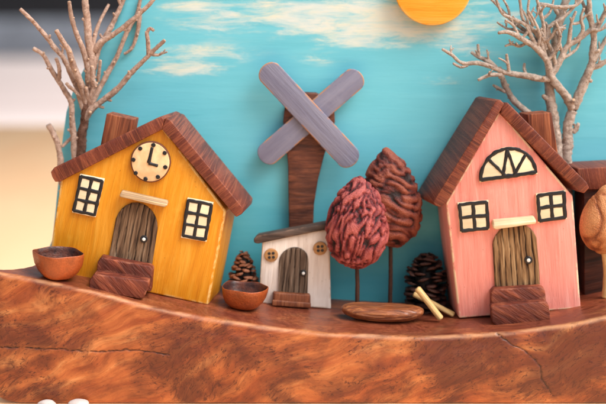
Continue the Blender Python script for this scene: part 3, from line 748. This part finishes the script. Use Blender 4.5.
def pine_cone(px, py_top, py_bot, wd, Y, label, mat, tilt=0, seed=0, blunt=0.0):
    rnd = random.Random(seed); t = atY(px, py_top, Y); s = (DIST+Y)/DIST; zf = h(t.x); H = t.z-zf; Wd = wd*s/2
    mb = MB(); n = 84
    mb.tube([(0, 0, 2), (0, 0, H*.5), (0, 0, H*.9)], [Wd*.5, Wd*.5, 3], 10)
    L = mb.bm.verts.layers.float.new('ridge')
    for i in range(n):
        u = (i+.5)/n; a = i*2.39996+rnd.uniform(-.35, .35); z = H*(.04+.90*u)+rnd.uniform(-1, 1)
        pr = (1-u**(2.2+blunt))**.62*(.78+.22*min(1, u*6))
        el = R(-8+70*u**1.6+rnd.uniform(-14, 14)); R_ = Wd*max(.2, pr)*rnd.uniform(.88, 1.08); ln = R_*.78; wdt = max(3.6, Wd*.37)*rnd.uniform(.8, 1.15)*(1-.35*u)
        d = Vector((math.cos(a)*math.cos(el), math.sin(a)*math.cos(el), math.sin(el))); sd_ = Vector((-math.sin(a), math.cos(a), 0)); nr = d.cross(sd_)*-1
        base = Vector((math.cos(a), math.sin(a), 0))*R_*.2+Vector((0, 0, z-math.sin(el)*ln*.6))
        secs = ((0, .35, .9), (.5, .8, 1.3), (.78, 1.0, 2.6), (.92, .95, 3.6), (1.0, .62, 3.0), (1.05, .25, 1.2))
        prev = None; tw = rnd.uniform(-.35, .35)
        for (q, ww, th) in secs:
            cpt = base+d*ln*q+nr*(q*q*2.0); th *= .5; ring = []
            for k in range(8):
                an = k*math.pi/4; o_ = sd_*wdt*ww*math.cos(an+tw*0)+nr*(th*math.sin(an)+tw*wdt*ww*math.cos(an))
                p_ = cpt+o_; ring.append(mb.bm.verts.new(p_+Vector((noise.noise(p_*.5), noise.noise(p_*.5+Vector((8, 0, 0))), noise.noise(p_*.5+Vector((0, 8, 0)))))*.8))
            for v in ring: v[L] = max(0, (q-.45)*1.6)
            if prev:
                for k in range(8): mb.bm.faces.new((prev[k], prev[(k+1) % 8], ring[(k+1) % 8], ring[k]))
            prev = ring
        mb.bm.faces.new(prev)
    o = mb.build('pine_cone', mat, loc=(t.x, Y, zf-.3)); o.rotation_euler = (0, R(tilt), seed); tag(o, label, 'pine cone', 'pine cones standing between the houses')
pine_cone(242.5, 249, 300, 34, 100, 'brown pine cone behind the nutshell bowl, left of the white cottage', M['cone'], 3, 1)
pine_cone(426, 249, 303, 46, 102, 'pine cone coloured dark for the shade left of the pink house', M['cone_shaded'], -2, 2, 2.5)
for (px, py, r, lab) in ((47, 408, 8, 'left of the two white pebbles on the table under the slab'), (79, 409, 9, 'right of the two white pebbles on the table under the slab')):
    c = atY(px, py, -9); bm = bmesh.new(); bmesh.ops.create_icosphere(bm, subdivisions=4, radius=1)
    for v in bm.verts: v.co = Vector((v.co.x*r*1.2, v.co.y*r*.8, v.co.z*r*.55))*(1+.1*noise.noise(v.co*1.5+Vector((px, 0, 0))))
    mb = MB(); mb.bm.free(); mb.bm = bm; tag(mb.build('pebble', M['pebble'], loc=(c.x, -9, -213.6+r*.5)), lab, 'pebble', 'white pebbles under the slab')

# ------------------------------------------------------------------ twig trees
def twig_tree(root_name, label, Y0, branches, mat, trunk_mat, seed, ylim, spur=.42, twig=.0):
    rnd = random.Random(seed); known = []; root = None
    base3 = None
    for bi, (pts, r0, r1, dy) in enumerate(branches):
        if bi == 0:
            ys = [Y0]*len(pts)
        else:
            if dy == 'free': y0 = Y0; d_ = 0
            else:
                best = min(known, key=lambda k: (k[0]-pts[0][0])**2+(k[1]-pts[0][1])**2); y0 = best[2]; d_ = dy
            L = [0]
            for a, b in zip(pts, pts[1:]): L.append(L[-1]+math.hypot(a[0]-b[0], a[1]-b[1]))
            ys = [max(ylim[0], min(ylim[1], y0+d_*t/L[-1])) for t in L]
        P = [atY(x, y, yy) for (x, y), yy in zip(pts, ys)]
        if dy == 'free': P[0].z = h(P[0].x)-.5
        if bi == 0:
            P[0].z = h(P[0].x)-.5; base3 = P[0].copy(); root = empty(root_name, loc=base3); tag(root, label, 'tree', 'bare trees made of twigs behind the houses')
        for (x, y), yy in zip(pts, ys): known.append((x, y, yy))
        for (a, b), (ya, yb) in zip(zip(pts, pts[1:]), zip(ys, ys[1:])):
            for t in (.25, .5, .75): known.append((a[0]+(b[0]-a[0])*t, a[1]+(b[1]-a[1])*t, ya+(yb-ya)*t))
        n = len(P); rr = [(r0*1.04+(r1*.82-r0*1.04)*i/(n-1)) for i in range(n)]
        mb = MB(); Q = [p-base3 for p in P]
        # slight crookedness between the given points
        Z = [Q[0]]; rz = [rr[0]*(.85 if bi else 1)]
        for a, b, ra, rb in zip(Q, Q[1:], rr, rr[1:]):
            k = max(1, int((b-a).length/11))
            for j in range(1, k+1):
                p = a.lerp(b, j/k)
                if j < k: p = p+Vector((rnd.uniform(-1, 1), rnd.uniform(-1, 1), rnd.uniform(-1, 1)))*min(1.0, ra*.4)
                Z.append(p); rz.append((ra+(rb-ra)*j/k)*rnd.uniform(.92, 1.1))
        mb.tube(Z, rz, 14, wob=.24, cap_mi=1, step=1.8, round_end=True)
        for i in range(1, len(Z)-1):            # nodes and snapped spurs
            if bi and rnd.random() < spur:
                t = (Z[i+1]-Z[i-1]).normalized(); sd_ = Vector((rnd.uniform(-1, 1), rnd.uniform(-1, .2), rnd.uniform(-.6, 1))); sd_ = (sd_-t*sd_.dot(t)*.6).normalized()
                ln = rz[i]*rnd.uniform(1.2, 2.3); mb.tube([Z[i], Z[i]+sd_*ln*.6, Z[i]+sd_*ln+t*ln*.25], [rz[i]*.75, rz[i]*.5, rz[i]*.42], 8, wob=.15, cap_mi=1, step=1.5)
            elif bi and rnd.random() < twig*(1.4 if rr[0] < 4 else .3):      # short forked twiglets
                t = (Z[i+1]-Z[i-1]).normalized(); sd_ = Vector((rnd.uniform(-1, 1), rnd.uniform(-.7, .3), rnd.uniform(0, 1))); sd_ = (sd_-t*sd_.dot(t)*.7).normalized()
                ln = rnd.uniform(7, 15); e = Z[i]+(sd_*.75+t*.55).normalized()*ln; mid = Z[i].lerp(e, .5)+Vector((rnd.uniform(-1, 1), 0, rnd.uniform(-1, 1)))*1.3
                mb.tube([Z[i], mid, e], [rz[i]*.55, 1.15, .7], 8, wob=.25, cap_mi=1, step=1.5)
                e2 = mid+Vector((rnd.uniform(-1, 1), rnd.uniform(-.5, .3), rnd.uniform(.2, 1))).normalized()*ln*.42; mb.tube([mid, mid.lerp(e2, .5), e2], [1.0, .85, .6], 7, wob=.2, cap_mi=1, step=1.5)
        mb.build('trunk' if bi == 0 else 'branch', [trunk_mat if bi == 0 else mat, M['cut']], root)
LT = [
 ([(78, 235), (79, 190), (80, 160), (82, 132), (85, 112), (88, 95)], 6.0, 5.0, 0),
 ([(85, 114), (77, 87), (67.6, 66), (48, 38.6), (34, 22.5), (20, 8.5)], 3.2, 2.3, -14),
 ([(87, 106), (80, 82), (75, 70), (69, 51), (62, 40), (56, 30)], 3.8, 2.9, -30),
 ([(76, 165), (74, 140), (72, 119), (71, 102), (58, 80), (50, 67), (43, 54.7), (33, 48)], 3.6, 2.6, -8),
 ([(58.5, 82), (59.5, 69), (56, 58)], 2.4, 2.0, -8),
 ([(72, 262), (67, 225), (64, 192), (61, 168), (60, 155), (56, 139), (48, 124)], 4.2, 3.6, 'free'),
 ([(62, 147), (70, 139), (78, 132)], 2.0, 1.8, 4),
 ([(89, 92), (86, 61), (77, 35), (72, 19), (69, 1)], 3.2, 2.4, -22),
 ([(89, 98), (92, 64), (88.5, 39), (87, 19), (85, -2), (85, -16)], 4.8, 3.6, -6),
 ([(92, 55), (95, 35), (100, 21), (109, 4)], 2.7, 2.0, 10),
 ([(94, 70), (98, 50), (111, 27), (121, 6), (127, -8)], 3.2, 2.4, 16),
 ([(84, 121), (90, 111), (106, 98), (122, 84), (140, 64), (152, 52), (165, 40)], 4.0, 2.3, -16),
 ([(150, 54), (158, 55), (163, 52)], 2.0, 1.6, 4),
 ([(148.5, 56), (148, 42), (147, 33), (150, 28), (154, 31)], 2.6, 1.8, -4),
 ([(87, 110), (93, 100), (102, 84), (113, 64), (124, 39), (131, 24), (137, 15), (141, -4)], 3.2, 2.4, 14),
 ([(94, 52), (100, 43), (106, 39), (121, 29), (137, 16), (154, -1), (160, -10)], 3.4, 2.3, -10),
 ([(140, 8), (137, 34), (132, 48), (124, 54)], 2.6, 1.8, 12),
 ([(98, 82), (99, 72), (100.5, 60)], 2.2, 1.9, -8),
 ([(86, 104), (77, 93), (70, 87), (66, 83)], 2.4, 2.0, -14),
 ([(88, 104), (87, 94), (86, 87)], 2.6, 2.3, -10),
 ([(88, 106), (94, 86), (92, 66)], 3.0, 2.6, -14),
 ([(121, 6), (118, -4), (116, -16)], 2.0, 1.7, 4),
]
twig_tree('twig_tree', 'bare pinkish brown twig tree behind the yellow house, at the board edge', 117, LT, M['bark'], M['barkdark'], 3, (55, 128), .5, .1)
RT = [
 ([(566, 240), (566.5, 165), (567.5, 145), (568, 125), (573, 109)], 7.0, 6.2, 0),
 ([(573, 110), (579, 95), (587, 76), (592, 62), (594, 38), (590, 14), (588, -10)], 5.4, 3.0, -6),
 ([(590, 68), (598, 66), (608, 60), (620, 52)], 3.4, 2.8, -8),
 ([(594, 62), (600, 50), (607, 38), (618, 25)], 3.0, 2.2, 10),
 ([(573, 110), (570, 103), (558.7, 87), (550.7, 76), (547, 61), (536, 48), (521.7, 38.6), (508, 32), (498, 33)], 5.2, 2.0, -28),
 ([(551, 76), (558.7, 63), (566.7, 46.6), (584, 35), (600, 21), (607, 6)], 3.9, 2.0, 8),
 ([(552, 78), (542.6, 79), (528, 76), (513.7, 74), (494, 67.6), (478, 63), (462, 63), (452, 55), (442, 49)], 3.9, 1.7, -14),
 ([(468, 65), (461, 67), (453, 63)], 1.8, 1.5, -4),
 ([(496, 68), (488, 61), (479, 57), (471, 52)], 3.0, 2.0, 8),
 ([(479, 57), (478.5, 51), (478, 44)], 2.0, 1.7, 0),
 ([(509, 73), (508, 64), (506.5, 54)], 2.2, 1.8, -6),
 ([(502, 75), (490, 75), (478, 80)], 2.6, 1.9, -8),
 ([(526.5, 74), (524, 69), (524.5, 63)], 1.9, 1.6, 5),
 ([(552, 290), (549, 230), (542, 170), (535, 134), (529, 114), (513.7, 100), (505.6, 87), (502, 77), (499, 67)], 4.8, 3.2, 'free'),
 ([(506, 92), (499, 88.5), (493, 85)], 2.2, 1.7, -5),
 ([(557, 295), (557.5, 235), (558, 160), (553, 120), (550, 98), (549.5, 80), (555, 45), (561, 15), (571, -12)], 7.0, 5.0, 'free'),
 ([(548, 62), (541, 42), (533, 30), (523, 19), (520, 0), (517, -10)], 2.6, 1.6, -8),
 ([(543, 56), (530, 35), (519, 26), (510.5, 19), (498, 6), (488, -4)], 2.6, 1.5, 6),
 ([(538, 48), (526.5, 26), (514, 19), (502, 13), (495, -4)], 2.4, 1.5, -10),
 ([(546, 50), (544, 29), (541, 13), (535, -6)], 2.4, 1.7, -5),
 ([(543, 20), (539, 5), (558.7, 7), (576, 5), (586, -6)], 2.3, 1.7, 4),
 ([(547, 40), (549, 27), (565, 16), (577, 2), (582, -10)], 2.4, 1.7, 5),
 ([(568, 46), (570, 34), (571.6, 22), (576, 11)], 2.6, 1.8, -6),
 ([(551, 60), (547, 46), (549, 32), (545, 22)], 2.8, 2.0, -12),
 ([(556, 66), (552, 52), (546, 40), (540, 31), (534, 30)], 2.6, 1.8, -10),
 ([(576, 40), (583, 30), (581, 18), (584, 8)], 2.2, 1.6, -5),
 ([(593, 36), (600, 24), (606, 12), (612, 2)], 2.6, 1.8, -8),
 ([(592, 26), (587, 14), (582, 0), (578, -10)], 2.3, 1.7, 6),
 ([(572, 132), (576, 129), (578.5, 123)], 3.6, 2.4, -2),
 ([(530, 40), (520, 46), (512, 44), (505, 46)], 2.0, 1.4, -6),
 ([(520, 38), (513, 25), (505, 20)], 1.8, 1.4, -4),
 ([(562, 52), (559, 40), (562, 30)], 2.2, 1.7, -6),
 ([(534, 26), (528, 12), (530, -6)], 1.9, 1.4, -4),
 ([(510, 20), (508, 8), (500, -6)], 1.7, 1.3, -4),
 ([(536, 48), (540, 36), (534, 20), (528, 10)], 2.0, 1.3, -10), ([(522, 38), (528, 30), (527, 18), (521, 8)], 1.9, 1.2, 4), ([(541, 42), (550, 38), (556, 30), (566, 28)], 2.0, 1.3, -8),
 ([(547, 61), (556, 50), (560, 36), (556, 22)], 2.3, 1.5, -12), ([(530, 35), (516, 30), (506, 28), (497, 22)], 1.8, 1.2, -6), ([(541, 20), (550, 12), (554, -2)], 1.9, 1.3, 4),
 ([(571, 24), (580, 22), (586, 14)], 1.8, 1.3, 6), ([(584, 35), (592, 30), (600, 30), (608, 26)], 2.0, 1.4, -8), ([(559, 60), (570, 54), (577, 48), (580, 40)], 2.1, 1.4, 6),
]
twig_tree('twig_tree', 'bare grey driftwood twig tree with fine tangled branches behind the pink house', 119, RT, M['bark2'], M['bark2'], 5, (70, 127), .45, .85)

# ------------------------------------------------------------------ far blurred things beyond the table
def far():
    m = plain('dark_blue_grey', (118, 124, 134), .7, .3, .3, .002, 0)
    k = plain('near_black', (36, 36, 40), .8, .3, .3, .002, 0)
    def block(name, px0, px1, py0, py1, Y, th, mt, label, cat):
        a = atY(px0, py1, Y); b = atY(px1, py0, Y)
        root = MB().prism([(a.x, 0, -2000), (b.x, 0, -2000), (b.x, 0, b.z), (a.x, 0, b.z)], Y, Y+th).build(name, mt, bevel=20); tag(root, label, cat, kind='thing')
    block('low_wall', -400, 900, 21, 60, 29500, 900, m, 'blurred blue grey low wall far behind the table', 'wall')
    block('dark_wall', -600, 1100, -260, 30, 36000, 1500, k, 'blurred near black wall behind the blue grey one', 'wall')
far()
